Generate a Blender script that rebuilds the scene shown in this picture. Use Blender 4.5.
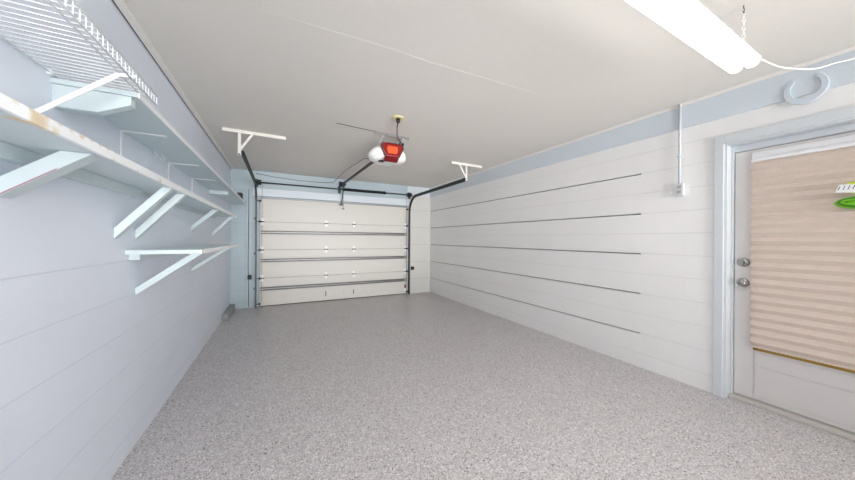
import bpy, bmesh, math, random
from mathutils import Vector, Matrix
random.seed(7)
for o in list(bpy.data.objects):
    bpy.data.objects.remove(o)
SC = bpy.context.scene
COL = SC.collection
PI = math.pi

# ------------------------------------------------------------------ camera
CAM_H = 1.29
YAW = math.atan(147.5 / 284.0)
ROLL = math.atan(5 / 694.0)
cd = bpy.data.cameras.new('camera')
cd.sensor_fit = 'HORIZONTAL'; cd.sensor_width = 36
cd.lens = 284.0 / 855 * 36
cd.shift_y = -0.94 / 855
cd.clip_start = 0.05
cam = bpy.data.objects.new('camera', cd)
cam.matrix_world = (Matrix.Translation((0, 0, CAM_H)) @ Matrix.Rotation(-YAW, 4, 'Z')
                    @ Matrix.Rotation(PI / 2, 4, 'X') @ Matrix.Rotation(ROLL, 4, 'Z'))
COL.objects.link(cam)
SC.camera = cam

# ------------------------------------------------------------------ world light and exposure
w = bpy.data.worlds.new('World'); SC.world = w; w.use_nodes = True
bg = w.node_tree.nodes['Background']
bg.inputs['Color'].default_value = (0.93, 0.97, 1.0, 1)
bg.inputs['Strength'].default_value = 0.6
LAMP_STRENGTH = 7.8
# added fill from behind the camera, tilted upward to brighten the far end
sd = bpy.data.lights.new('fill_sun', 'SUN'); sd.energy = 3.2; sd.angle = math.radians(44); sd.color = (1.0, .99, .975)
fill_sun = bpy.data.objects.new('fill_sun', sd); fill_sun.rotation_euler = (math.radians(101), 0, math.radians(-2)); fill_sun.location = (1, -6, 2); COL.objects.link(fill_sun)
SC.cycles.max_bounces = 16; SC.cycles.diffuse_bounces = 12
SC.view_settings.view_transform = 'Standard'
SC.view_settings.look = 'None'
SC.view_settings.exposure = 1.12
SC.view_settings.gamma = 1.0
SC.view_settings.use_curve_mapping = False

# ------------------------------------------------------------------ materials
def lin(r, g, b):
    f = lambda c: (c / 255 / 12.92) if c / 255 <= 0.04045 else ((c / 255 + 0.055) / 1.055) ** 2.4
    return (f(r), f(g), f(b), 1)

def mat(name, rgb, rough=0.5, metal=0.0, spec=0.5, bump=0.0, bscale=60.0, var=0.0, vscale=2.0):
    m = bpy.data.materials.new(name); m.use_nodes = True
    nt = m.node_tree; b = nt.nodes['Principled BSDF']
    b.inputs['Base Color'].default_value = lin(*rgb)
    b.inputs['Roughness'].default_value = rough
    b.inputs['Metallic'].default_value = metal
    b.inputs['Specular IOR Level'].default_value = spec
    geo = nt.nodes.new('ShaderNodeNewGeometry')
    if var:
        n = nt.nodes.new('ShaderNodeTexNoise'); n.inputs['Scale'].default_value = vscale; n.inputs['Detail'].default_value = 5
        nt.links.new(geo.outputs['Position'], n.inputs['Vector'])
        mx = nt.nodes.new('ShaderNodeMix'); mx.data_type = 'RGBA'
        c = lin(*rgb)
        mx.inputs['A'].default_value = tuple(max(0, x * (1 - var)) for x in c[:3]) + (1,)
        mx.inputs['B'].default_value = tuple(min(1, x * (1 + var)) for x in c[:3]) + (1,)
        nt.links.new(n.outputs['Fac'], mx.inputs['Factor'])
        nt.links.new(mx.outputs['Result'], b.inputs['Base Color'])
    if bump:
        n = nt.nodes.new('ShaderNodeTexNoise'); n.inputs['Scale'].default_value = bscale; n.inputs['Detail'].default_value = 4
        nt.links.new(geo.outputs['Position'], n.inputs['Vector'])
        bp = nt.nodes.new('ShaderNodeBump'); bp.inputs['Strength'].default_value = bump; bp.inputs['Distance'].default_value = 0.01
        nt.links.new(n.outputs['Fac'], bp.inputs['Height'])
        nt.links.new(bp.outputs['Normal'], b.inputs['Normal'])
    return m

class NB:
    """tiny node helper"""
    def __init__(s, m): s.nt = m.node_tree; s.b = s.nt.nodes['Principled BSDF']
    def n(s, t, **k):
        x = s.nt.nodes.new(t)
        for a, v in k.items(): setattr(x, a, v)
        return x
    def m(s, op, a, b=None, c=None):
        x = s.n('ShaderNodeMath', operation=op)
        for i, v in enumerate((a, b, c)):
            if v is None: continue
            if isinstance(v, (int, float)): x.inputs[i].default_value = v
            else: s.nt.links.new(v, x.inputs[i])
        return x.outputs[0]
    def l(s, a, b): s.nt.links.new(a, b)
    def mix(s, fac, a, b):
        x = s.n('ShaderNodeMix', data_type='RGBA')
        for key, v in (('Factor', fac), ('A', a), ('B', b)):
            if isinstance(v, (int, float, tuple)): x.inputs[key].default_value = v
            else: s.l(v, x.inputs[key])
        return x.outputs['Result']

def block_mat(name, rgb, joint, along='Y', z0=0.345, course=0.2033, jw=0.006, vert=0.5, bump=0.5, rough=0.45, ztop=9.0):
    """painted concrete block: courses with thin painted-over mortar joints"""
    m = mat(name, rgb, rough); N = NB(m)
    geo = N.n('ShaderNodeNewGeometry'); sep = N.n('ShaderNodeSeparateXYZ'); N.l(geo.outputs['Position'], sep.inputs[0])
    zz = N.m('DIVIDE', N.m('SUBTRACT', sep.outputs['Z'], z0), course)
    row = N.m('FLOOR', zz); fz = N.m('FRACT', zz)
    dz = N.m('MULTIPLY', N.m('MINIMUM', fz, N.m('SUBTRACT', 1.0, fz)), course)
    yy = N.m('ADD', N.m('DIVIDE', sep.outputs[along], 0.4066), N.m('MULTIPLY', N.m('PINGPONG', row, 1.0), 0.5))
    fy = N.m('FRACT', yy)
    dy = N.m('MULTIPLY', N.m('MINIMUM', fy, N.m('SUBTRACT', 1.0, fy)), 0.4066)
    mr = N.n('ShaderNodeMapRange', interpolation_type='SMOOTHSTEP'); N.l(dz, mr.inputs['Value'])
    mr.inputs['From Min'].default_value = jw; mr.inputs['From Max'].default_value = 0.0
    mv = N.n('ShaderNodeMapRange', interpolation_type='SMOOTHSTEP'); N.l(dy, mv.inputs['Value'])
    mv.inputs['From Min'].default_value = jw; mv.inputs['From Max'].default_value = 0.0
    mask = N.m('MAXIMUM', mr.outputs[0], N.m('MULTIPLY', mv.outputs[0], vert))
    mask = N.m('MULTIPLY', mask, N.m('LESS_THAN', sep.outputs['Z'], ztop))
    nz = N.n('ShaderNodeTexNoise'); nz.inputs['Scale'].default_value = 1.7; nz.inputs['Detail'].default_value = 6
    N.l(geo.outputs['Position'], nz.inputs['Vector'])
    c = lin(*rgb)
    base = N.mix(nz.outputs['Fac'], tuple(x * .95 for x in c[:3]) + (1,), tuple(min(1, x * 1.05) for x in c[:3]) + (1,))
    N.l(N.mix(N.m('MULTIPLY', mask, N.m('ADD', N.m('MULTIPLY', nz.outputs['Fac'], 1.2), 0.2)), base, lin(*joint)), N.b.inputs['Base Color'])
    fine = N.n('ShaderNodeTexNoise'); fine.inputs['Scale'].default_value = 90; fine.inputs['Detail'].default_value = 4
    N.l(geo.outputs['Position'], fine.inputs['Vector'])
    hgt = N.m('SUBTRACT', N.m('MULTIPLY', fine.outputs['Fac'], 0.15), mask)
    bp = N.n('ShaderNodeBump'); bp.inputs['Strength'].default_value = bump; bp.inputs['Distance'].default_value = 0.004
    N.l(hgt, bp.inputs['Height']); N.l(bp.outputs['Normal'], N.b.inputs['Normal'])
    return m

M = {}
M['wall_left'] = block_mat('painted_block_cool', (228, 235, 247), (212, 219, 231), z0=1.15 - 10 * .2067, course=.2067, vert=0.0, jw=.004, ztop=1.25, bump=.3)
M['wall_right'] = block_mat('painted_block_white', (240, 239, 238), (216, 215, 215), vert=0.15, jw=.004, bump=.3)
M['wall_back_white'] = block_mat('painted_block_back', (208, 207, 203), (168, 168, 168), along='X', vert=0.0, z0=0.345, course=0.4066, jw=.008)
M['blue'] = mat('pale_blue_paint', (212, 221, 228), 0.45, bump=0.08, bscale=40, var=.03)
M['blue_back'] = block_mat('pale_blue_block', (176, 191, 198), (162, 178, 186), along='X', vert=0.0, z0=.53)
M['joint'] = mat('raked_joint', (150, 150, 150), 0.9)
M['crown'] = mat('cream_moulding', (236, 232, 226), 0.5)
M['shelf_edge'] = mat('shelf_edge_paint', (240, 243, 245), 0.4)
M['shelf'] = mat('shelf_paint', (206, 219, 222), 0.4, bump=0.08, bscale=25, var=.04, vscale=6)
M['white_metal'] = mat('white_metal', (240, 241, 242), 0.35)
M['white_wire'] = mat('white_vinyl_wire', (240, 243, 246), 0.35)
M['door_cream'] = mat('garage_door_cream', (212, 209, 204), 0.45, var=.02)
M['stile'] = mat('door_stile_cream', (206, 203, 198), 0.4)
M['galv'] = mat('galvanised_steel', (138, 138, 138), 0.45, metal=0.8, var=.1, vscale=15)
M['strut_dark'] = mat('dark_strut_edge', (84, 83, 82), 0.5, metal=.5, var=.15, vscale=9)  # strut lips, a darker tone than the web
M['dark_steel'] = mat('dark_steel', (74, 82, 84), 0.45, metal=0.6)
M['black'] = mat('black_plastic', (28, 28, 30), 0.5)
M['black_steel'] = mat('black_steel', (40, 42, 42), 0.45, metal=0.3)
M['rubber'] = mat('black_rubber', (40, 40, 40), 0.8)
M['opener_white'] = mat('opener_white_plastic', (240, 240, 238), 0.3)
M['red'] = mat('red_plastic', (132, 18, 22), 0.25)
M['orange'] = mat('orange_lens', (238, 84, 36), 0.3)
M['dark_red'] = mat('dark_red_plastic', (120, 22, 28), 0.3)
M['yellow_plate'] = mat('yellowed_plate', (222, 214, 160), 0.5)
M['chrome'] = mat('brushed_nickel', (170, 168, 165), 0.22, metal=1.0)
M['brass'] = mat('brass', (176, 142, 70), 0.3, metal=0.9)
M['door_white'] = mat('entry_door_paint', (212, 208, 206), 0.4, var=.03, vscale=4)
M['door_bright'] = mat('entry_door_frame', (232, 232, 234), 0.35)
M['casing'] = mat('door_casing_blue', (208, 213, 217), 0.4, bump=.02, bscale=30)
M['tag_white'] = mat('paper_white', (240, 240, 240), 0.7)
M['ink'] = mat('grey_ink', (110, 112, 118), 0.7)
M['green'] = mat('lime_green_cord', (118, 196, 30), 0.4)
M['green_dark'] = mat('green_cord', (70, 140, 24), 0.4)
M['yellow'] = mat('lime_yellow_strap', (206, 226, 50), 0.5)
M['cord_white'] = mat('white_cord', (240, 238, 228), 0.4)
M['threshold'] = mat('concrete_threshold', (196, 190, 184), 0.7, bump=.2, bscale=50, var=.06, vscale=20)
M['plate_grey'] = mat('outlet_plate', (214, 216, 218), .4)
M['socket_grey'] = mat('outlet_socket', (168, 168, 168), .5)
M['hanger'] = mat('hanger_paint', (222, 219, 212), .5)
M['crayon'] = mat('red_crayon', (170, 96, 112), .8)
M['curb'] = mat('grey_green_concrete', (158, 163, 161), 0.8, bump=.3, bscale=60, var=.1, vscale=9)
M['horseshoe'] = mat('painted_iron', (206, 215, 223), 0.45, bump=.1, bscale=30)

def ceiling_mat():
    m = mat('ceiling_drywall', (214, 211, 206), 0.8); N = NB(m)
    geo = N.n('ShaderNodeNewGeometry'); sep = N.n('ShaderNodeSeparateXYZ'); N.l(geo.outputs['Position'], sep.inputs[0])
    nz = N.n('ShaderNodeTexNoise'); nz.inputs['Scale'].default_value = .9; nz.inputs['Detail'].default_value = 5; N.l(geo.outputs['Position'], nz.inputs['Vector'])
    sp = N.n('ShaderNodeTexVoronoi'); sp.inputs['Scale'].default_value = 2.3; N.l(geo.outputs['Position'], sp.inputs['Vector'])
    spot = N.n('ShaderNodeMapRange', interpolation_type='SMOOTHSTEP'); N.l(sp.outputs['Distance'], spot.inputs['Value'])
    spot.inputs['From Min'].default_value = .018; spot.inputs['From Max'].default_value = .006
    rnd = N.n('ShaderNodeSeparateColor'); N.l(sp.outputs['Color'], rnd.inputs[0])
    spotm = N.m('MULTIPLY', spot.outputs[0], N.m('GREATER_THAN', rnd.outputs[0], .72))
    base = N.mix(nz.outputs['Fac'], lin(219, 215, 209), lin(230, 226, 220))
    N.l(N.mix(N.m('MULTIPLY', spotm, .45), base, lin(120, 112, 104)), N.b.inputs['Base Color'])
    f = N.n('ShaderNodeTexNoise'); f.inputs['Scale'].default_value = 55; N.l(geo.outputs['Position'], f.inputs['Vector'])
    bp = N.n('ShaderNodeBump'); bp.inputs['Strength'].default_value = .12; bp.inputs['Distance'].default_value = .01
    N.l(f.outputs['Fac'], bp.inputs['Height']); N.l(bp.outputs['Normal'], N.b.inputs['Normal'])
    return m
M['ceiling'] = ceiling_mat()

def floor_mat():
    m = mat('epoxy_flake_floor', (170, 168, 170), 0.32, spec=.45); N = NB(m)
    geo = N.n('ShaderNodeNewGeometry')
    def flakes(scale, seed):
        mp = N.n('ShaderNodeMapping'); mp.inputs['Location'].default_value = (seed, seed * 2, 0); N.l(geo.outputs['Position'], mp.inputs['Vector'])
        v = N.n('ShaderNodeTexVoronoi'); v.inputs['Scale'].default_value = scale; N.l(mp.outputs[0], v.inputs['Vector'])
        s = N.n('ShaderNodeSeparateColor'); N.l(v.outputs['Color'], s.inputs[0]); return s
    a = flakes(250, 3.1); b = flakes(150, 8.7)
    r = N.n('ShaderNodeValToRGB'); cr = r.color_ramp; cr.interpolation = 'CONSTANT'
    cr.elements[0].position = 0; cr.elements[0].color = lin(140, 136, 136)
    cr.elements[1].position = .10; cr.elements[1].color = lin(168, 164, 163)
    for p, c in ((.24, (191, 187, 189)), (.52, (203, 199, 201)), (.74, (213, 209, 211)), (.90, (234, 231, 232)), (.96, (198, 186, 178))):
        e = cr.elements.new(p); e.color = lin(*c)
    N.l(a.outputs[0], r.inputs[0])
    dark = N.m('LESS_THAN', b.outputs[0], .035); lite = N.m('GREATER_THAN', b.outputs[1], .94)
    c1 = N.mix(dark, r.outputs[0], lin(104, 100, 102)); c2 = N.mix(lite, c1, lin(236, 233, 231))
    N.l(c2, N.b.inputs['Base Color'])
    f = N.n('ShaderNodeTexNoise'); f.inputs['Scale'].default_value = 3; N.l(geo.outputs['Position'], f.inputs['Vector'])
    N.l(N.m('ADD', N.m('MULTIPLY', f.outputs['Fac'], .15), .26), N.b.inputs['Roughness'])
    g = N.n('ShaderNodeTexNoise'); g.inputs['Scale'].default_value = 120; N.l(geo.outputs['Position'], g.inputs['Vector'])
    bp = N.n('ShaderNodeBump'); bp.inputs['Strength'].default_value = .12; bp.inputs['Distance'].default_value = .004
    N.l(g.outputs['Fac'], bp.inputs['Height']); N.l(bp.outputs['Normal'], N.b.inputs['Normal'])
    return m
M['floor'] = floor_mat()

def stained_shelf_mat(name, base, k):
    """white shelf paint with rusty yellow water stains along the front edge"""
    m = mat(name, base, 0.4); N = NB(m)
    geo = N.n('ShaderNodeNewGeometry')
    nz = N.n('ShaderNodeTexNoise'); nz.inputs['Scale'].default_value = 14; nz.inputs['Detail'].default_value = 6; N.l(geo.outputs['Position'], nz.inputs['Vector'])
    total = None
    pts = [((-.556, 1.09, 1.572), .042), ((-.560, 1.16, 1.574), .026), ((-.550, 1.46, 1.571), .014), ((-.550, 1.66, 1.571), .015), ((-.550, 1.92, 1.571), .022)]
    pts += [((-.546, .97 + .05 * i, 1.609), .020 - .0006 * i) for i in range(11)]
    for p, r in pts:
        d = N.n('ShaderNodeVectorMath', operation='DISTANCE'); N.l(geo.outputs['Position'], d.inputs[0]); d.inputs[1].default_value = p
        mr = N.n('ShaderNodeMapRange', interpolation_type='SMOOTHSTEP'); N.l(N.m('ADD', d.outputs['Value'], N.m('MULTIPLY', N.m('SUBTRACT', nz.outputs['Fac'], .5), r * 1.6)), mr.inputs['Value'])
        mr.inputs['From Min'].default_value = r; mr.inputs['From Max'].default_value = r * .35
        total = mr.outputs[0] if total is None else N.m('MAXIMUM', total, mr.outputs[0])
    rust = N.mix(nz.outputs['Fac'], lin(206, 170, 108), lin(244, 226, 180))
    N.l(N.mix(N.m('MULTIPLY', total, k), lin(*base), rust), N.b.inputs['Base Color'])
    return m
M['stained'] = stained_shelf_mat('stained_shelf_paint', (243, 247, 249), .7)
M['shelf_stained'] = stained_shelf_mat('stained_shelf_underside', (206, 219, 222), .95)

def glass_mat():
    m = bpy.data.materials.new('window_glass'); m.use_nodes = True
    b = m.node_tree.nodes['Principled BSDF']
    b.inputs['Base Color'].default_value = (1, 1, 1, 1); b.inputs['Roughness'].default_value = 0.02
    b.inputs['Transmission Weight'].default_value = 1; b.inputs['IOR'].default_value = 1.45
    return m
M['glass'] = glass_mat()

def shade_mat():
    m = bpy.data.materials.new('pleated_paper'); m.use_nodes = True; nt = m.node_tree
    for n in list(nt.nodes): nt.nodes.remove(n)
    out = nt.nodes.new('ShaderNodeOutputMaterial'); mix = nt.nodes.new('ShaderNodeMixShader')
    d = nt.nodes.new('ShaderNodeBsdfDiffuse'); t = nt.nodes.new('ShaderNodeBsdfTranslucent')
    d.inputs[0].default_value = lin(220, 207, 197); t.inputs[0].default_value = lin(240, 216, 196)
    mix.inputs[0].default_value = 0.2
    nt.links.new(d.outputs[0], mix.inputs[1]); nt.links.new(t.outputs[0], mix.inputs[2]); nt.links.new(mix.outputs[0], out.inputs[0])
    return m
M['pleat'] = shade_mat()

def emit_mat():
    m = bpy.data.materials.new('lamp_diffuser_lit'); m.use_nodes = True; b = m.node_tree.nodes['Principled BSDF']
    b.inputs['Base Color'].default_value = (1, 1, 1, 1)
    b.inputs['Emission Color'].default_value = (1.0, 0.98, 0.955, 1); b.inputs['Emission Strength'].default_value = LAMP_STRENGTH
    return m
M['lit'] = emit_mat()

# ------------------------------------------------------------------ mesh helpers (all coordinates are world coordinates)
class MB:
    def __init__(s): s.bm = bmesh.new()
    def box(s, x0, x1, y0, y1, z0, z1):
        v = [s.bm.verts.new((x, y, z)) for x in (x0, x1) for y in (y0, y1) for z in (z0, z1)]
        for f in ((0, 1, 3, 2), (4, 6, 7, 5), (0, 4, 5, 1), (2, 3, 7, 6), (0, 2, 6, 4), (1, 5, 7, 3)):
            s.bm.faces.new([v[i] for i in f])
        return s
    def prism(s, pts, axis, a, b):
        """polygon extruded along axis; pts are the two other coordinates in XYZ order"""
        def mk(p, t):
            if axis == 'X': return (t, p[0], p[1])
            if axis == 'Y': return (p[0], t, p[1])
            return (p[0], p[1], t)
        A = [s.bm.verts.new(mk(p, a)) for p in pts]; B = [s.bm.verts.new(mk(p, b)) for p in pts]
        n = len(pts)
        s.bm.faces.new(A); s.bm.faces.new(B[::-1])
        for i in range(n): s.bm.faces.new((A[i], B[i], B[(i + 1) % n], A[(i + 1) % n]))
        return s
    def beam(s, p, q, w, h, up=(0, 0, 1)):
        """square bar from p to q, w wide sideways and h deep towards up"""
        p, q, up = Vector(p), Vector(q), Vector(up)
        d = (q - p).normalized(); sd = d.cross(up).normalized(); u = sd.cross(d).normalized()
        V = []
        for e in (p, q):
            V.append([s.bm.verts.new(e + sd * a * w / 2 + u * b * h / 2) for a, b in ((-1, -1), (1, -1), (1, 1), (-1, 1))])
        s.bm.faces.new(V[0]); s.bm.faces.new(V[1][::-1])
        for i in range(4): s.bm.faces.new((V[0][i], V[1][i], V[1][(i + 1) % 4], V[0][(i + 1) % 4]))
        return s
    def tube(s, path, r, n=8, closed=False, smooth=True):
        P = [Vector(p) for p in path]; rings = []; k = len(P)
        ref = None
        for i in range(k):
            a = P[i - 1] if (i or closed) else P[i]; b = P[(i + 1) % k] if (i < k - 1 or closed) else P[i]
            d = (b - a).normalized()
            if ref is None:
                ref = Vector((0, 0, 1)) if abs(d.z) < .9 else Vector((1, 0, 0))
            u = (ref - d * ref.dot(d))
            if u.length < 1e-5: u = d.orthogonal()
            u.normalize(); v = d.cross(u); ref = u
            rr = r[i] if isinstance(r, (list, tuple)) else r
            rings.append([s.bm.verts.new(P[i] + (u * math.cos(2 * PI * j / n) + v * math.sin(2 * PI * j / n)) * rr) for j in range(n)])
        m = k if closed else k - 1
        for i in range(m):
            A, B = rings[i], rings[(i + 1) % k]
            for j in range(n):
                f = s.bm.faces.new((A[j], A[(j + 1) % n], B[(j + 1) % n], B[j])); f.smooth = smooth
        if not closed:
            s.bm.faces.new(rings[0][::-1]); s.bm.faces.new(rings[-1])
        return s
    def lathe(s, prof, org, axis='Z', n=20):
        """prof: list of (radius, height) turned about axis through org"""
        o = Vector(org); rings = []
        for r, h in prof:
            ring = []
            for j in range(n):
                c, t = math.cos(2 * PI * j / n) * r, math.sin(2 * PI * j / n) * r
                p = {'Z': (c, t, h), 'X': (h, c, t), 'Y': (c, h, t)}[axis]
                ring.append(s.bm.verts.new(o + Vector(p)))
            rings.append(ring)
        for A, B in zip(rings, rings[1:]):
            for j in range(n):
                f = s.bm.faces.new((A[j], A[(j + 1) % n], B[(j + 1) % n], B[j])); f.smooth = True
        s.bm.faces.new(rings[0]); s.bm.faces.new(rings[-1][::-1])
        return s
    def sweep(s, path, prof, nrm, up_axis=(1, 0, 0)):
        """profile (a along nrm vectors, b along up_axis) swept along a path; nrm is one vector for each path point"""
        ax = Vector(up_axis); rings = []
        for p, nv in zip(path, nrm):
            rings.append([s.bm.verts.new(Vector(p) + Vector(nv) * a + ax * b) for a, b in prof])
        k = len(prof)
        for A, B in zip(rings, rings[1:]):
            for j in range(k): s.bm.faces.new((A[j], A[(j + 1) % k], B[(j + 1) % k], B[j]))
        s.bm.faces.new(rings[0][::-1]); s.bm.faces.new(rings[-1])
        return s
    def build(s, name, m, parent=None, bevel=0.0, seg=2):
        bmesh.ops.recalc_face_normals(s.bm, faces=s.bm.faces)
        me = bpy.data.meshes.new(name); o = bpy.data.objects.new(name, me); COL.objects.link(o)
        if parent is not None:
            base = Vector((0, 0, 0)); p = parent
            while p is not None: base += p.location; p = p.parent
            o.parent = parent
            bmesh.ops.translate(s.bm, verts=s.bm.verts, vec=-base)
        else:
            # origin at the middle of the foot of the mesh
            xs = [v.co for v in s.bm.verts]
            c = Vector(((min(v.x for v in xs) + max(v.x for v in xs)) / 2, (min(v.y for v in xs) + max(v.y for v in xs)) / 2, min(v.z for v in xs)))
            bmesh.ops.translate(s.bm, verts=s.bm.verts, vec=-c); o.location = c
        s.bm.to_mesh(me); s.bm.free(); me.materials.append(M[m])
        if bevel:
            b = o.modifiers.new('bevel', 'BEVEL'); b.width = bevel; b.segments = seg; b.limit_method = 'ANGLE'
        return o

def tag(o, label=None, cat=None, group=None, kind=None):
    if label: o['label'] = label
    if cat: o['category'] = cat
    if group: o['group'] = group
    if kind: o['kind'] = kind
    return o
def thing(name, loc, label, cat, group=None, kind=None):
    o = bpy.data.objects.new(name, None); COL.objects.link(o); o.location = loc; o.empty_display_size = .1
    return tag(o, label, cat, group, kind)
def box(*a): return MB().box(*a)
def struct(o, label, cat): return tag(o, label, cat, None, 'structure')
def arc(c, r, a0, a1, n, plane='YZ', fx=0):
    out = []
    for i in range(n + 1):
        a = a0 + (a1 - a0) * i / n
        p, q = c[0] + r * math.cos(a), c[1] + r * math.sin(a)
        out.append({'YZ': (fx, p, q), 'XZ': (p, fx, q), 'XY': (p, q, fx)}[plane])
    return out

# ------------------------------------------------------------------ the setting
XL, XR, YB, YR, CE = -.79, 3.26, 6.15, -3.2, 2.535
struct(box(-1.0, 3.62, YR, 6.45, -.15, 0).build('floor', 'floor'), 'grey speckled flake epoxy garage floor', 'floor')
struct(box(-1.0, 3.62, YR, 6.45, CE, CE + .12).build('ceiling', 'ceiling'), 'flat warm white drywall garage ceiling', 'ceiling')
struct(box(-1.0, XL, YR, 6.45, 0, CE).build('wall_left', 'wall_left'), 'cool white painted block wall behind the shelves', 'wall')

# right wall: backing plus face slabs; the deep raked joints run from the back corner to y = 1.565
DY0, DY1, DZ = -.06, .955, 2.09
GR = [.345, .75, 1.155, 1.561, 1.968]
wr = thing('wall_right', (XR, 2, 0), 'white painted block wall with the entry door', 'wall', kind='structure')
b = MB(); XF = XR + .028
b.box(XF, 3.46, DY1, YB, 0, CE).box(XF, 3.46, YR, DY0, 0, CE).box(XF, 3.46, DY0, DY1, DZ, CE)
b.build('backing', 'joint', wr)
b = MB(); GY = 1.565
b.box(XR, XF, DY1, GY, 0, CE).box(XR, XF, YR, DY0, 0, CE).box(XR, XF, DY0, DY1, DZ, CE)
lo = 0
for g in GR + [None]:
    hi = CE if g is None else g - .007
    b.box(XR, XF, GY, YB, lo, hi)
    lo = None if g is None else g + .007
b.build('block_face', 'wall_right', wr)

# back wall around the garage door opening
OX0, OX1, OZ = -.345, 2.655, 2.062
wb = thing('wall_back', (1.2, YB, 0), 'pale blue and white end wall around the garage door', 'wall', kind='structure')
box(XL, OX0, YB, 6.4, 0, CE).box(OX0, OX1, YB, 6.4, OZ, CE).build('blue_face', 'blue_back', wb)
box(OX1, XR + .2, YB, 6.4, 0, 2.314).build('white_face', 'wall_back_white', wb)
box(OX1, XR + .2, YB, 6.4, 2.314, CE).build('blue_band', 'blue', wb)
MB().box(OX0, OX0 + .05, YB + .053, YB + .09, 0, OZ).box(OX1 - .05, OX1, YB + .053, YB + .09, 0, OZ).box(OX0 + .05, OX1 - .05, YB + .053, YB + .09, OZ - .05, OZ).build('door_stop', 'blue', wb)
struct(box(-.56, -.448, YB - .022, YB, 0, 2.2).build('trim_1', 'blue_back', None, .003), 'pale blue upright board left of the garage door', 'trim')
struct(box(-.448, 2.76, YB - .02, YB, OZ + .01, OZ + .15).build('trim_2', 'blue', None, .003), 'pale blue header board above the garage door', 'trim')
# right wall: blue board at the top, mouldings along both ceiling edges
struct(box(XR - .019, XR, YR, YB - .021, 2.314, CE - .022).build('trim_3', 'blue', None, .002), 'pale blue board along the top of the right wall', 'trim')
struct(MB().prism([(XR - .03, CE), (XR, CE), (XR, CE - .022), (XR - .022, CE - .022)], 'Y', YR, YB).build('trim_4', 'crown'), 'cream moulding along the right ceiling edge', 'trim')
struct(box(XL + .010, XL + .055, YR, YB, CE - .014, CE).build('trim_5', 'crown', None, .003), 'cream batten along the left ceiling edge', 'trim')
struct(box(XL, XL + .009, YR, YB, CE - .004, CE).build('trim_9', 'rubber'), 'dark strip painted as the shadow between the left wall and the ceiling batten', 'trim')  # solid dark strip standing in for the shadow beside the batten
# ceiling seam: a low ridge of joint tape
pts = [(-.1, 1.80), (.19, 1.787), (.56, 1.768), (.93, 1.772), (1.3, 1.75), (1.9, 1.725), (2.3, 1.715)]
b = MB(); b.sweep([(x, y, CE) for x, y in pts], [(-.004, 0), (0, -.0014), (.004, 0)], [(0, 1, 0)] * len(pts), (0, 0, 1))
struct(b.build('trim_6', 'ceiling'), 'thin raised seam across the ceiling', 'trim')
struct(box(XL, XL + .085, 5.35, YB - .025, 0, .10).build('trim_7', 'curb', None, .01), 'grey green concrete curb at the back left corner', 'curb')

# door casing, jamb, threshold
fr = thing('trim_8', (XR, .45, 0), 'pale blue wooden frame around the entry door', 'door frame', kind='structure')
b = MB()
b.box(XR - .022, XR, DY1 - .002, 1.012, 0, 2.16).box(XR - .022, XR, DY0 - .055, DY0 + .002, 0, 2.16).box(XR - .022, XR, DY0 + .002, DY1 - .002, DZ - .002, 2.16)
b.build('casing', 'casing', fr, .003)
b = MB()
b.box(XR - .01, 3.46, DY1 - .02, DY1, 0, DZ).box(XR - .01, 3.46, DY0, DY0 + .02, 0, DZ).box(XR - .01, 3.46, DY0 + .02, DY1 - .02, DZ - .015, DZ)
b.build('jamb', 'casing', fr, .002)
b = MB()
b.box(3.335, 3.46, .921, DY1 - .02, 0, DZ - .015).box(3.335, 3.46, DY0 + .02, -.026, 0, DZ - .015).box(3.335, 3.46, -.026, .921, 2.025, DZ - .015)
b.build('stop', 'casing', fr, .003)
box(3.30, 3.46, DY0 + .02, DY1 - .02, 0, .03).build('threshold', 'threshold', fr, .006)

# entry door with a big glass lite
d1 = thing('door_1', (3.375, .447, .035), 'white entry door with a glass lite behind a pleated shade', 'door', kind='structure')
E0, E1, EZ0, EZ1, DX0, DX1 = -.022, .917, .036, 2.018, 3.352, 3.396
LY0, LY1, LZ0, LZ1 = .078, .808, .430, 1.925
b = MB()
b.box(DX0, DX1, LY1, E1, EZ0, EZ1).box(DX0, DX1, E0, LY0, EZ0, EZ1).box(DX0, DX1, LY0, LY1, EZ0, LZ0).box(DX0, DX1, LY0, LY1, LZ1, EZ1)
b.build('door_slab', 'door_white', d1, .002)
b = MB(); b.box(DX0 - .006, DX0, LY0 + .01, LY1 - .008, .075, .30).box(DX0 - .006, DX0, LY0 + .01, LY1 - .008, .304, .405)
b.build('kick_panel', 'door_white', d1, .002)
b = MB(); b.box(DX0 - .012, DX0, LY0 - .015, LY1 + .012, LZ1, 1.995).box(DX0 - .02, DX0, LY0 - .015, LY1 + .012, 1.955, 1.975)
b.build('top_rail_cover', 'door_bright', d1, .004)
b = MB(); b.box(DX0 - .014, DX0 + .004, LY0, LY1, LZ0, LZ0 + .026).box(DX0 - .014, DX0 + .004, LY0, LY0 + .016, LZ0, LZ1).box(DX0 - .014, DX0 + .004, LY1 - .016, LY1, LZ0, LZ1)
b.build('lite_frame', 'brass', d1, .003)
box(3.371, 3.377, LY0, LY1, LZ0, LZ1).build('window_pane', 'glass', d1)
def knob(z, name):
    b = MB().lathe([(.034, 0), (.037, -.004), (.033, -.012), (.016, -.015)], (DX0, .866, z), 'X')
    return b.build(name, 'chrome', d1)
k = knob(1.118, 'deadbolt')
MB().prism([(.866 - .006, 1.118 - .02), (.866 + .006, 1.118 - .02), (.866 + .009, 1.118 + .02), (.866 - .009, 1.118 + .02)], 'X', DX0 - .036, DX0 - .0155).build('thumb_turn', 'chrome', k, .003)
k = knob(.955, 'door_knob')
MB().lathe([(.012, -.0155), (.012, -.030), (.022, -.038), (.027, -.050), (.025, -.060), (.016, -.066), (.004, -.067)], (DX0, .866, .955), 'X').build('knob_handle', 'chrome', k)

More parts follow.
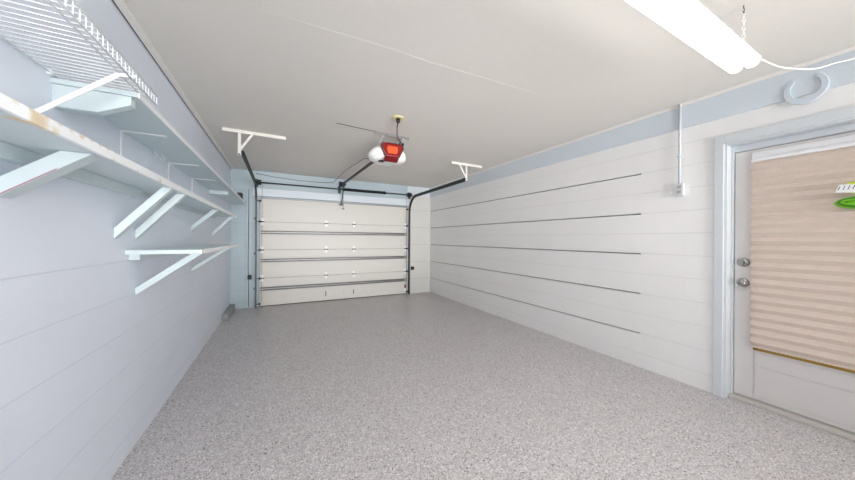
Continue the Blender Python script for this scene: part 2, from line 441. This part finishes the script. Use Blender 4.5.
# ------------------------------------------------------------------ shelves on the left wall
# long lower shelf with five wooden braces
s1 = thing('wall_shelf', (XL, 2.5, 1.575), 'long white lower wall shelf with rusty stains and diagonal wooden braces', 'shelf', 'wooden wall shelves on the left wall')
box(XL, -.556, .25, 4.78, 1.578, 1.602).build('shelf_board', 'shelf_stained', s1)
box(-.556, -.544, .25, 4.78, 1.571, 1.604).build('nosing', 'stained', s1, .002)
box(XL, XL + .04, .25, 2.36, 1.53, 1.578).build('ledger', 'shelf', s1, .003)
box(XL, XL + .02, 2.36, 4.74, 1.545, 1.578).build('ledger', 'shelf', s1, .003)
def brace(par, y, zw, xt, zt, dep, wid, yt=None):
    """diagonal brace, plumb cut at the wall and level cut under the board"""
    yt = y if yt is None else yt
    b = MB(); sl = (zt - zw) / (xt - XL)
    ln = math.sqrt(1 + sl * sl); vz = dep * ln; hx = dep * ln / sl
    def at(x, z): return y + (yt - y) * (x - XL) / (xt - XL)
    prof = [(XL + .001, zw), (XL + .001, zw + vz), (xt - hx, zt), (xt, zt)]
    A = [b.bm.verts.new((x, at(x, z) - wid / 2, z)) for x, z in prof]; B = [b.bm.verts.new((x, at(x, z) + wid / 2, z)) for x, z in prof]
    b.bm.faces.new(A); b.bm.faces.new(B[::-1])
    for i in range(4): b.bm.faces.new((A[i], B[i], B[(i + 1) % 4], A[(i + 1) % 4]))
    return b.build('brace', 'shelf', par, .002)
brace(s1, 1.438, 1.412, -.578, 1.577, .047, .06)
brace(s1, 2.14, 1.278, -.558, 1.577, .036, .045, 2.18)
brace(s1, 2.395, 1.275, -.558, 1.577, .036, .045, 2.44)
brace(s1, 3.60, 1.345, -.562, 1.577, .036, .045)
brace(s1, 4.65, 1.310, -.558, 1.577, .036, .045)
MB().beam((-.785, 1.4065, 1.418), (-.66, 1.4065, 1.515), .002, .002).build('crayon_line', 'crayon', s1)['label'] = 'red crayon line along the nearest brace'
# upper board shelf
s2 = thing('wall_shelf', (XL, 3.8, 1.885), 'long white upper wall shelf, highest board, running to the back wall', 'shelf', 'wooden wall shelves on the left wall')
box(XL, -.541, 1.646, 6.06, 1.885, 1.904).build('shelf_board', 'shelf', s2)
box(-.541, -.535, 1.646, 6.06, 1.882, 1.906).build('nosing', 'shelf_edge', s2, .001)
MB().prism([(XL, 1.884), (-.563, 1.884), (-.563, 1.848), (-.665, 1.797), (XL, 1.795)], 'Y', 1.648, 1.690).build('support_board', 'shelf', s2, .003)
box(XL, -.595, 4.40, 4.44, 1.838, 1.884).build('support_arm', 'shelf', s2, .003)
for y in (2.2, 2.96, 3.64):
    b = MB(); b.box(XL, XL + .003, y - .012, y + .012, 1.70, 1.884).box(XL + .003, -.60, y - .012, y + .012, 1.880, 1.884)
    b.lathe([(.006, 0), (.006, .004), (.003, .006)], (XL + .004, y, 1.865), 'X', 8)
    b.build('shelf_bracket', 'white_metal', s2)
for x, y in ((-.772, 2.62), (-.755, 2.70)):
    p = [(x, y, 1.885), (x, y, 1.872)] + arc((x, 1.858), .013, PI / 2, -PI * .95, 10, 'XZ', y)
    MB().tube(p, .0022, 6).build('screw_hook', 'white_metal', s2)
# small shelf
s3 = thing('wall_shelf', (XL, 3.1, 1.18), 'short white wall shelf, lowest one, with two diagonal braces', 'shelf', 'wooden wall shelves on the left wall')
box(XL, -.446, 2.25, 4.08, 1.188, 1.212).build('shelf_board', 'shelf', s3)
box(-.446, -.438, 2.25, 4.08, 1.186, 1.213).build('nosing', 'shelf_edge', s3, .001)
box(XL, XL + .05, 2.29, 4.0, 1.152, 1.188).build('cleat', 'shelf', s3, .003)
brace(s3, 2.40, .930, -.455, 1.187, .036, .04)
brace(s3, 3.65, .945, -.455, 1.187, .030, .04)

# ventilated wire shelf
ws = thing('wire_shelf', (XL, 1.0, 1.905), 'white ventilated wire shelf high on the left wall, nearest the camera', 'shelf')
WZ, WX, WY0, WY1, LIP = 1.920, -.494, .20, 1.69, .044
n = int((WY1 - WY0) / .029); b = MB(); lp = MB()
for i in range(n + 1):
    y = WY1 - i * .029
    b.tube([(XL + .004, y, WZ), (WX, y, WZ)], .0017, 6)
    lp.tube([(WX, y, WZ - .001), (WX, y, WZ - LIP)], .0017, 6)
b.build('wire_deck', 'white_wire', ws)
for z in (WZ - .0, WZ - LIP): lp.tube([(WX + .002, WY0, z), (WX + .002, WY1, z)], .003, 8)
lp.build('front_lip', 'white_wire', ws)
b = MB()
for x in (XL + .008, -.55): b.tube([(x, WY0, WZ - .0045), (x, WY1, WZ - .0045)], .0028, 8)
b.build('support_rail', 'white_wire', ws)
b = MB(); b.beam((XL + .003, 1.515, 1.70), (-.55, 1.505, 1.908), .004, .017, (0, 0, 1))
b.beam((-.552, 1.505, 1.906), (-.498, 1.505, 1.912), .010, .012, (0, 0, 1))
b.build('shelf_brace', 'white_wire', ws)
for y in (.6, 1.05, 1.63):
    box(XL, XL + .012, y - .006, y + .006, WZ - .012, WZ + .008).build('wall_clip', 'white_wire', ws)

bx = box(-.615, -.55, 5.46, 5.62, 1.9045, 2.02).build('storage_tin', 'black', None, .006)
tag(bx, 'small black box on the far end of the upper shelf', 'box')

# ------------------------------------------------------------------ garage door
GX0, GX1 = -.335, 2.645
gd = thing('garage_door', (1.155, YB, 0), 'closed cream sectional garage door with galvanised struts', 'garage door')
SEC = [(.012, .531), (.534, 1.062), (1.065, 1.592), (1.595, 2.052)]
for zj in (.5325, 1.0635, 1.5935): box(GX0 + .005, GX1 - .005, YB + .012, YB + .046, zj - .0013, zj + .0013).build('joint_seal', 'rubber', gd)
for z0, z1 in SEC:
    box(GX0, GX1, YB + .004, YB + .05, z0, z1).build('door_section', 'door_cream', gd, .004)
box(GX0, GX1, YB + .008, YB + .045, .001, .012).build('bottom_seal', 'rubber', gd)
for zc in (.335, .865, 1.395):
    y0 = YB - .045; xa, xb = GX0 + .015, GX1 - .015
    b = MB(); b.box(xa, xb, y0, YB + .003, zc + .026, zc + .029).box(xa, xb, y0, YB + .003, zc - .029, zc - .026).box(xa, xb, YB, YB + .0035, zc - .026, zc + .026)
    o = b.build('strut', 'galv', gd)
    for q in (zc + .021, zc - .021): box(xa, xb, y0 - .003, y0, q - .008, q + .008).build('strut_lip', 'strut_dark', o)
b = MB(); b.box(GX0 + .01, GX1 - .01, YB - .03, YB + .004, 2.040, 2.044).box(GX0 + .01, GX1 - .01, YB - .03, YB - .027, 2.022, 2.040)
b.build('top_strut', 'galv', gd)
for x in (GX0 + .03, GX1 - .03):
    b = MB()
    for z0, z1 in SEC: b.box(x - .028, x + .028, YB - .001, YB + .004, z0 + .004, z1 - .004)
    b.build('end_stile', 'stile', gd, .001)
for zj in (.5325, 1.0635, 1.5935):
    for x in (GX0 + .035, .845, 1.41, GX1 - .035):
        h = box(x - .024, x + .024, YB - .008, YB - .001, zj - .062, zj + .062).build('hinge', 'white_metal', gd, .001)
        MB().tube([(x - .036, YB - .014, zj), (x + .036, YB - .014, zj)], .010, 8).build('hinge_pin', 'dark_steel', h)
for sgn, x in ((-1, GX0), (1, GX1)):
    for zj in (.06, .5325, 1.0635, 1.5935, 1.98):
        b = MB(); b.box(x - .02 if sgn > 0 else x - .012, x + .012 if sgn > 0 else x + .02, YB - .04, YB - .006, zj - .018, zj + .018)
        b.tube([(x - sgn * .02, YB - .038, zj), (x + sgn * .045, YB - .038, zj)], .006, 8)
        b.build('roller', 'black_steel', gd)
for x in (.845, 1.41): box(x - .008, x + .008, YB - .004, YB + .004, .10, .20).build('slide_slot', 'black_steel', gd, .001)
b = MB()
for x in (1.2, 1.66, 1.85, 2.05): b.lathe([(.007, 0), (.007, -.004), (.003, -.006)], (x, YB + .004, .14), 'Y', 8)
b.build('bolt_head', 'dark_steel', gd)
box(GX1 - .052, GX1 - .018, YB - .0025, YB - .0012, .14, .22).build('warning_tag', 'red', gd)
box(GX1 - .052, GX1 - .018, YB - .0025, YB - .0012, .06, .135).build('warning_tag', 'tag_white', gd)

# tracks: galvanised channel up the jamb, round the bend and back along under the ceiling
def track(x, sgn, yend, zend, label):
    t = thing('door_track', (x, YB - .04, 0), label, 'track', 'garage door tracks')
    yv = YB - .042; R = .36; zb = zend - R - .01
    path = [(x, yv, .0), (x, yv, zb)]; nr = [(0, -1, 0), (0, -1, 0)]
    m = 10
    for i in range(1, m + 1):
        a = PI / 2 * i / m
        path.append((x, yv - R + R * math.cos(a), zb + R * math.sin(a))); nr.append((0, -math.cos(a), -math.sin(a)))
    zt = zb + R
    s = -sgn
    prof = [(-.028, 0), (.028, 0), (.028, s * .026), (.022, s * .026), (.022, s * .003), (-.022, s * .003), (-.022, s * .026), (-.028, s * .026)]
    MB().sweep(path[:2], prof, nr[:2]).build('vertical_track', 'dark_steel', t)
    MB().sweep(path[1:], prof, nr[1:]).build('track_bend', 'dark_steel', t)
    MB().sweep([path[-1], (x, yend, zend)], prof, [(0, 0, -1)] * 2).build('horizontal_track', 'dark_steel', t)
    for z in (.35, 1.0, 1.65):
        box(x - .02, x + .02, YB - .0135, YB - .0005 if x > 0 else YB - .0125, z - .02, z + .02).build('jamb_bracket', 'dark_steel', t)
    return t
track(-.405, -1, 3.93, 2.275, 'dark steel door track on the left side of the garage door')
track(2.705, 1, 3.86, 2.268, 'dark steel door track on the right side of the garage door')

def hanger(xa, xb, xs, xd, y, zbot, label):
    t = thing('track_hanger', (xs, y, CE), label, 'hanger', 'ceiling hangers of the door tracks')
    b = MB(); b.box(xa, xb, y - .018, y + .018, CE - .004, CE).box(xa, xb, y - .018, y - .014, CE - .036, CE - .004); b.build('ceiling_angle', 'hanger', t)
    yy = y + .002
    b = MB(); b.box(xs - .016, xs + .016, yy - .003, yy, zbot, CE - .005).box(xs - .016, xs - .013, yy, yy + .028, zbot, CE - .005)
    b.build('drop_strut', 'hanger', t)
    MB().beam((xd, yy - .006, CE - .01), (xs, yy - .006, zbot + .055), .026, .004, (0, 1, 0)).build('diagonal_strut', 'hanger', t)
    MB().lathe([(.01, 0), (.01, -.008), (.004, -.010)], (xs, yy - .003, zbot + .012), 'Y', 8).build('bolt', 'dark_steel', t)
hanger(-.588, .058, -.425, -.285, 3.93, 2.245, 'white perforated angle hanger on the ceiling holding the left track')
hanger(2.424, 3.03, 2.725, 2.575, 3.868, 2.235, 'white perforated angle hanger on the ceiling holding the right track')

# torsion shaft
ts = thing('torsion_shaft', (1.12, YB - .10, 2.31), 'steel torsion shaft with one dark spring above the garage door', 'torsion shaft')
TY, TZ = YB - .10, 2.31
MB().tube([(-.43, TY, TZ), (2.74, TY, TZ)], .0135, 10).build('shaft', 'dark_steel', ts)
hx = [(1.19 + .86 * i / 420, TY + .026 * math.cos(i * .9), TZ + .026 * math.sin(i * .9)) for i in range(421)]
MB().tube(hx, .006, 5).build('spring', 'black_steel', ts)
for x in (1.17, 2.06): MB().lathe([(.03, -.02), (.034, -.01), (.034, .01), (.03, .02)], (x, TY, TZ), 'X', 14).build('spring_cone', 'black_steel', ts)
for x in (-.34, 2.645): MB().lathe([(.035, -.028), (.052, -.024), (.046, -.012), (.044, .012), (.052, .024), (.035, .028)], (x, TY, TZ), 'X', 18).build('cable_drum', 'black_steel', ts)
for x in (-.395, 1.10, 2.70):
    b = MB(); b.box(x - .003, x + .003, TY - .04, YB - .021 if x < 2.6 else YB - .001, TZ - .045, TZ + .045)
    b.box(x - .03, x + .03, (YB - .004 if x < 2.6 else YB - .004), YB - .0005, TZ - .075, TZ + .075) if x > 2.6 else b.box(x - .03, x + .03, YB - .006, YB - .0005, TZ - .075, TZ + .075)
    b.box(x - .003, x + .003, YB - .022, YB - .005, TZ - .045, TZ + .045)
    b.build('bearing_plate', 'dark_steel', ts)
for x in (-.3, 2.61): MB().tube([(x, TY + .046, TZ), (x, YB - .055, .10)], .002, 6).build('lift_cable', 'dark_steel', ts)

# ------------------------------------------------------------------ opener
op = thing('garage_door_opener', (1.215, 3.45, 2.26), 'white ceiling mounted garage door opener with red and orange front', 'garage door opener')
CX, CZ = 1.215, 2.365
b = MB(); b.box(CX - .11, CX + .11, 3.33, 3.66, 2.27, 2.465); b.build('chassis', 'opener_white', op, .02, 3)
def cover(sgn):
    b = MB(); nu, nv = 12, 14; rings = []
    for i in range(nu + 1):
        t = i / nu                      # 0 at the chassis, 1 at the tip
        x = CX + sgn * (.085 + .165 * t)
        k = max(.02, (1 - t ** 2.2) ** .6)
        ring = []
        for j in range(nv):
            a = 2 * PI * j / nv; c, s_ = math.cos(a), math.sin(a)
            p = lambda v, e: math.copysign(abs(v) ** e, v)
            zz = p(s_, .7)
            ring.append(b.bm.verts.new((x, 3.475 + .155 * k * p(c, .7), CZ - .03 * t + .098 * k * zz)))
        rings.append(ring)
    for A, B in zip(rings, rings[1:]):
        for j in range(nv):
            f = b.bm.faces.new((A[j], A[(j + 1) % nv], B[(j + 1) % nv], B[j])); f.smooth = True
    b.bm.faces.new(rings[0]); b.bm.faces.new(rings[-1])
    return b.build('light_cover', 'opener_white', op)
cover(-1); cover(1)
# red front: a shield wider at the top, framed, with an orange centre and a lower lip
def shield(s, dz=0): return [(CX + x * s, CZ + .008 + dz + z * s) for x, z in ((-.125, .085), (.125, .085), (.14, .03), (.085, -.08), (-.085, -.08), (-.14, .03))]
lens = MB().prism(shield(1.0), 'Y', 3.285, 3.335).build('front_lens', 'red', op, .012, 3)
MB().prism([(CX + x, CZ + .012 + z) for x, z in ((-.06, .045), (.06, .045), (.072, .005), (.055, -.045), (-.055, -.045), (-.072, .005))], 'Y', 3.277, 3.288).build('lens_window', 'orange', lens, .004)
for sg in (-1, 1): MB().beam((CX + sg * .14, 3.282, CZ + .04), (CX + sg * .083, 3.282, CZ - .078), .010, .012, (0, 1, 0)).beam((CX + sg * .125, 3.282, CZ + .094), (CX + sg * .14, 3.282, CZ + .04), .010, .012, (0, 1, 0)).build('lens_frame', 'black', lens)
MB().prism([(3.27, 2.275), (3.285, 2.29), (3.345, 2.268), (3.36, 2.245), (3.33, 2.24)], 'X', CX - .10, CX + .08).build('lower_lip', 'dark_red', op, .004)
box(CX - .13, CX - .06, 3.40, 3.46, 2.255, 2.272).build('terminal_cover', 'black', op, .004)
# angle on the ceiling and straps
b = MB(); b.box(.966, 1.40, 3.20, 3.235, CE - .004, CE).box(.966, 1.40, 3.20, 3.204, CE - .03, CE - .004); b.build('ceiling_angle', 'galv', op)
for x in (1.08, 1.34):
    b = MB(); b.beam((x, 3.245, CE - .005), (x, 3.40, 2.46), .028, .004, (1, 0, 0)); b.box(x - .014, x + .014, 3.236, 3.25, CE - .03, CE - .002)
    b.build('mounting_strap', 'white_metal', op)
MB().tube([(1.15, 3.42, 2.46), (1.15, 3.41, 2.495), (1.20, 3.41, 2.50), (1.30, 3.40, 2.50), (1.35, 3.40, 2.49)], .005, 8).build('cable_loop', 'black', op)
box(1.33, 1.385, 3.33, 3.37, 2.463, 2.50).build('plug_block', 'black', op, .004)
# rail, trolley, arm, rope
b = MB(); b.beam((1.17, 3.60, 2.375), (1.135, 6.06, 2.405), .032, .022); b.beam((1.17, 3.60, 2.392), (1.135, 6.06, 2.422), .008, .02); b.build('drive_rail', 'black_steel', op)
b = MB(); b.box(1.10, 1.165, YB - .09, YB - .022, 2.38, 2.44).box(1.09, 1.175, YB - .024, YB - .0005, 2.375, 2.48); b.build('header_bracket', 'black_steel', op)
b = MB(); b.box(1.11, 1.165, 5.78, 5.93, 2.355, 2.388).box(1.125, 1.15, 5.80, 5.90, 2.335, 2.357); b.build('trolley', 'black_steel', op, .003)
b = MB(); b.beam((1.138, 5.90, 2.345), (1.138, 5.99, 2.16), .02, .006, (0, 1, 0)).beam((1.138, 5.985, 2.18), (1.138, YB - .045, 2.02), .02, .006, (0, 1, 0))
b.box(1.105, 1.170, YB - .06, YB - .0015, 1.985, 2.02)
b.build('door_arm', 'dark_steel', op)
r = MB().tube([(1.12, 5.84, 2.337), (1.118, 5.83, 2.15), (1.125, 5.85, 1.89)], .003, 6).build('release_cord', 'black', op)
MB().tube([(1.10, 5.85, 1.885), (1.15, 5.85, 1.885)], .008, 8).build('release_handle', 'black', r)
# wire from the opener to the left of the door head
p = [(1.03, 3.52, 2.30), (1.03, 3.9, 2.40), (1.00, 4.6, 2.44), (.98, 5.1, 2.455), (.95, 5.5, 2.42), (.93, 5.9, 2.40), (.80, YB - .01, 2.43), (.3, YB - .006, 2.425), (-.15, YB - .006, 2.455), (-.40, YB - .006, 2.485)]
tag(MB().tube(p, .004, 6).build('control_wire', 'black'), 'thin black wire from the opener to the left end of the door header', 'wire')
tag(MB().tube([(.53, 3.17, CE - .003), (.7, 3.185, CE - .003), (.962, 3.205, CE - .003)], .003, 6).build('control_wire', 'dark_steel'), 'short thin wire stapled to the ceiling left of the opener bracket', 'wire')

# ceiling outlet with a black plug lead down to the opener
co = thing('ceiling_outlet', (1.07, 2.735, CE), 'yellowed ceiling outlet plate with a black lead going to the opener', 'outlet')
MB().prism([(1.07 + .062 * math.cos(PI / 8 + k * PI / 4), 2.735 + .062 * math.sin(PI / 8 + k * PI / 4)) for k in range(8)], 'Z', CE - .012, CE).build('cover_plate', 'yellow_plate', co, .003)
MB().lathe([(.022, 0), (.02, -.03), (.010, -.045)], (1.07, 2.735, CE - .012), 'Z', 12).build('plug', 'black', co)
MB().tube([(1.07, 2.735, CE - .05), (1.085, 2.80, 2.47), (1.17, 3.02, 2.48), (1.26, 3.22, 2.50), (1.35, 3.327, 2.49)], .006, 8).build('power_cord', 'black', co)

# ------------------------------------------------------------------ lamp
LX0, LX1, LY = -.26, 2.175, .565
lf = thing('shop_light', ((LX0 + LX1) / 2, LY, 2.20), 'lit white twin tube shop light hanging on chains from the ceiling', 'light')
MB().prism([(LY - .064, 2.230), (LY - .032, 2.272), (LY + .032, 2.272), (LY + .064, 2.230), (LY + .062, 2.2285), (LY + .031, 2.250), (LY - .031, 2.250), (LY - .062, 2.2285)], 'X', LX0, LX1 - .004).build('reflector', 'white_metal', lf, .002)
for yy in (LY - .030, LY + .030):
    pr = [(.026 * math.cos(a), .026 * math.sin(a)) for a in [2 * PI * i / 24 for i in range(24)]]
    MB().tube([(LX0 + .012, yy, 2.220), (LX1 - .012, yy, 2.220)], .026, 24).build('light_tube', 'lit', lf)
    for x in (LX0 + .006, LX1 - .006):
        MB().prism([(yy + c * 1.03, 2.220 + s_ * 1.03) for c, s_ in pr], 'X', x - .0058, x + .0058).build('end_cap', 'white_metal', lf)
def chain(x):
    b = MB(); z = CE - .03; i = 0
    while z > 2.284:
        ring = []
        for k in range(10):
            a = 2 * PI * k / 10; u, v = .006 * math.cos(a), .013 * math.sin(a)
            ring.append((x + (u if i % 2 else 0), LY + (0 if i % 2 else u), z - .011 + v))
        b.tube(ring, .0010, 5, True); z -= .020; i += 1
    b.build('hanging_chain', 'white_metal', lf)
    p = [(x, LY, CE), (x, LY, CE - .014)] + arc((x, CE - .026), .012, PI / 2, -PI * .8, 8, 'XZ', LY)
    MB().tube(p, .002, 6).build('ceiling_hook', 'dark_steel', lf)
chain(2.165); chain(.0)
cpts = [(2.17, .55, 2.262), (2.225, .535, 2.262), (2.45, .505, 2.262), (2.65, .475, 2.29), (2.85, .44, 2.33), (3.05, .40, 2.40), (3.225, .355, 2.455), (3.228, .28, 2.47), (3.228, .15, 2.46)]
def smoothpath(pts, k=6):
    P = [Vector(p) for p in pts]; P = [P[0]] + P + [P[-1]]; out = []
    for i in range(1, len(P) - 2):
        for j in range(k):
            t = j / k; a, b_, c, d = P[i - 1], P[i], P[i + 1], P[i + 2]
            out.append(.5 * ((2 * b_) + (c - a) * t + (2 * a - 5 * b_ + 4 * c - d) * t * t + (3 * b_ - a - 3 * c + d) * t ** 3))
    return out + [P[-2]]
MB().tube(smoothpath(cpts), .004, 8).build('power_cord', 'cord_white', lf)

# ------------------------------------------------------------------ things on the right wall
# conduit and outlet box
sw = thing('outlet_box', (XR, 1.24, 1.76), 'white surface outlet box with a conduit up to the ceiling on the right wall', 'outlet')
box(XR - .036, XR - .001, 1.210, 1.270, 1.70, 1.815).build('box_body', 'casing', sw, .004)
b = box(XR - .040, XR - .036, 1.212, 1.268, 1.705, 1.81).build('face_plate', 'plate_grey', sw, .001)
bb = MB()
for zc in (1.735, 1.78): bb.box(XR - .0415, XR - .040, 1.226, 1.254, zc - .014, zc + .014)
bb.build('socket', 'socket_grey', b)
MB().tube([(XR - .030, 1.24, 1.815), (XR - .030, 1.24, CE - .001)], .010, 10).build('conduit', 'casing', sw)
box(XR - .042, XR - .0005, 1.224, 1.256, 2.05, 2.062).build('conduit_strap', 'casing', sw)

# big horseshoe
hs = thing('horseshoe', (XR, .55, 2.25), 'big horseshoe painted pale blue hanging on the wall above the entry door', 'horseshoe')
yc, zc = .545, 2.355; out = []; inn = []
for i in range(25):
    a = math.radians(128 + (412 - 128) * i / 24)
    out.append((yc - .098 * math.cos(a), zc + .105 * math.sin(a))); inn.append((yc - .065 * math.cos(a), zc + .008 + .072 * math.sin(a)))
b = MB(); x0, x1 = XR - .030, XR - .0205
vo = [[b.bm.verts.new((x, p[0], p[1])) for p in ring] for x in (x0, x1) for ring in (out, inn)]
for i in range(24):
    b.bm.faces.new((vo[0][i], vo[0][i + 1], vo[1][i + 1], vo[1][i])); b.bm.faces.new((vo[2][i], vo[3][i], vo[3][i + 1], vo[2][i + 1]))
    b.bm.faces.new((vo[0][i], vo[2][i], vo[2][i + 1], vo[0][i + 1])); b.bm.faces.new((vo[1][i], vo[1][i + 1], vo[3][i + 1], vo[3][i]))
for i in (0, 24): b.bm.faces.new((vo[0][i], vo[1][i], vo[3][i], vo[2][i]))
b.build('shoe', 'horseshoe', hs, .003)
# pleated shade hanging in front of the glass
ps = thing('pleated_shade', (3.325, .44, .47), 'cream pleated paper shade covering the glass of the entry door', 'window shade')
SY0, SY1 = .055, .818
PER = .0659; zt = 1.918; npl = 22
b = MB(); prev = None
for i in range(npl * 6 + 1):
    t = i / 6; z = zt - t * PER
    ph = (i % 6) / 6
    x = 3.336 - .030 * (1 - abs(2 * ph - 1))
    row = [b.bm.verts.new((x, y, z)) for y in (SY0, SY1)]
    if prev: f = b.bm.faces.new((prev[0], prev[1], row[1], row[0]))
    prev = row
o = b.build('pleated_fabric', 'pleat', ps)
zb = zt - npl * PER
box(3.31, 3.337, SY0, SY1, zt, zt + .018).build('head_rail', 'white_metal', ps, .003)
box(3.312, 3.336, SY0, SY1, zb - .012, zb).build('bottom_rail', 'pleat', ps, .003)

# green hank of cord with strap and tag on an over-door hook
oh = thing('over_door_hook', (3.33, .19, 1.7), 'white metal strap hook hung over the top of the entry door', 'hook')
b = MB(); b.box(3.298, 3.301, .178, .202, 1.69, 2.0205).box(3.298, 3.345, .178, .202, 2.0185, 2.0205).tube([(3.298, .19, 1.70), (3.275, .19, 1.695), (3.262, .19, 1.70), (3.258, .19, 1.72)], .004, 8)
b.build('hook_strap', 'white_metal', oh)
gh = thing('cord_hank', (3.27, .19, 1.55), 'bright green coiled cord with a yellow strap and white tag hanging at the door', 'cord')
b = MB(); b2 = MB()
for k in range(5):
    a_, c_ = .235 - .012 * k, .042 - .006 * k
    pts = []
    for i in range(40):
        t = 2 * PI * i / 40
        pts.append((3.27 - .010 * (k % 3) + .004 * math.sin(3 * t + k), .19 + a_ * math.copysign(abs(math.cos(t)) ** 1.0, math.cos(t)), 1.545 + c_ * math.sin(t) + .006 * math.sin(2 * t + k)))
    (b if k % 2 == 0 else b2).tube(pts, .0065, 6, True)
b.build('cord_loops', 'green', gh); b2.build('cord_loops', 'green_dark', gh)
pts = [(3.262, .26 + .135 * math.cos(2 * PI * i / 30), 1.64 + .045 * math.sin(2 * PI * i / 30) + (.0)) for i in range(30)]
MB().tube(pts, .008, 6, True).build('strap', 'yellow', gh)
tg = MB().prism([(.41, 1.665), (.30, 1.655), (.29, 1.60), (.425, 1.615)], 'X', 3.248, 3.2495).build('paper_tag', 'tag_white', gh)
b = MB()
for i in range(6): b.beam((3.2474, .405 - .018 * i, 1.655), (3.2474, .413 - .018 * i, 1.63), .004, .001, (1, 0, 0))
b.build('tag_print', 'ink', tg)
MB().tube([(3.262, .19, 1.69), (3.264, .19, 1.62), (3.266, .19, 1.50), (3.24, .19, 1.50), (3.24, .19, 1.6), (3.262, .19, 1.69)], .004, 6).build('tie', 'yellow', gh)

# safety sensors and wire at the jambs
def sensor(x, z, yb, label, wire):
    t = thing('safety_sensor', (x, yb, z), label, 'sensor', 'garage door safety sensors')
    box(x - .030, x + .030, yb - .075, yb - .012, z - .038, z + .038).build('sensor_body', 'black', t, .005)
    MB().lathe([(.014, 0), (.014, -.006), (.009, -.008)], (x, yb - .075, z), 'Y', 12).build('sensor_eye', 'black_steel', t)
    box(x - .015, x + .02, yb - .012, yb - .0005, z - .045, z + .035).build('mounting_bracket', 'black_steel', t)
    if wire: MB().tube(wire, .0045, 6).build('sensor_wire', 'black_steel', t)
sensor(-.487, .57, YB - .022, 'black safety sensor with a long wire beside the left door track', [(-.51, YB - .028, 2.19), (-.512, YB - .028, 1.4), (-.515, YB - .028, .72), (-.507, YB - .028, .6), (-.503, YB - .028, .03)])
sensor(2.78, .60, YB, 'black safety sensor on the white wall beside the right door track', None)
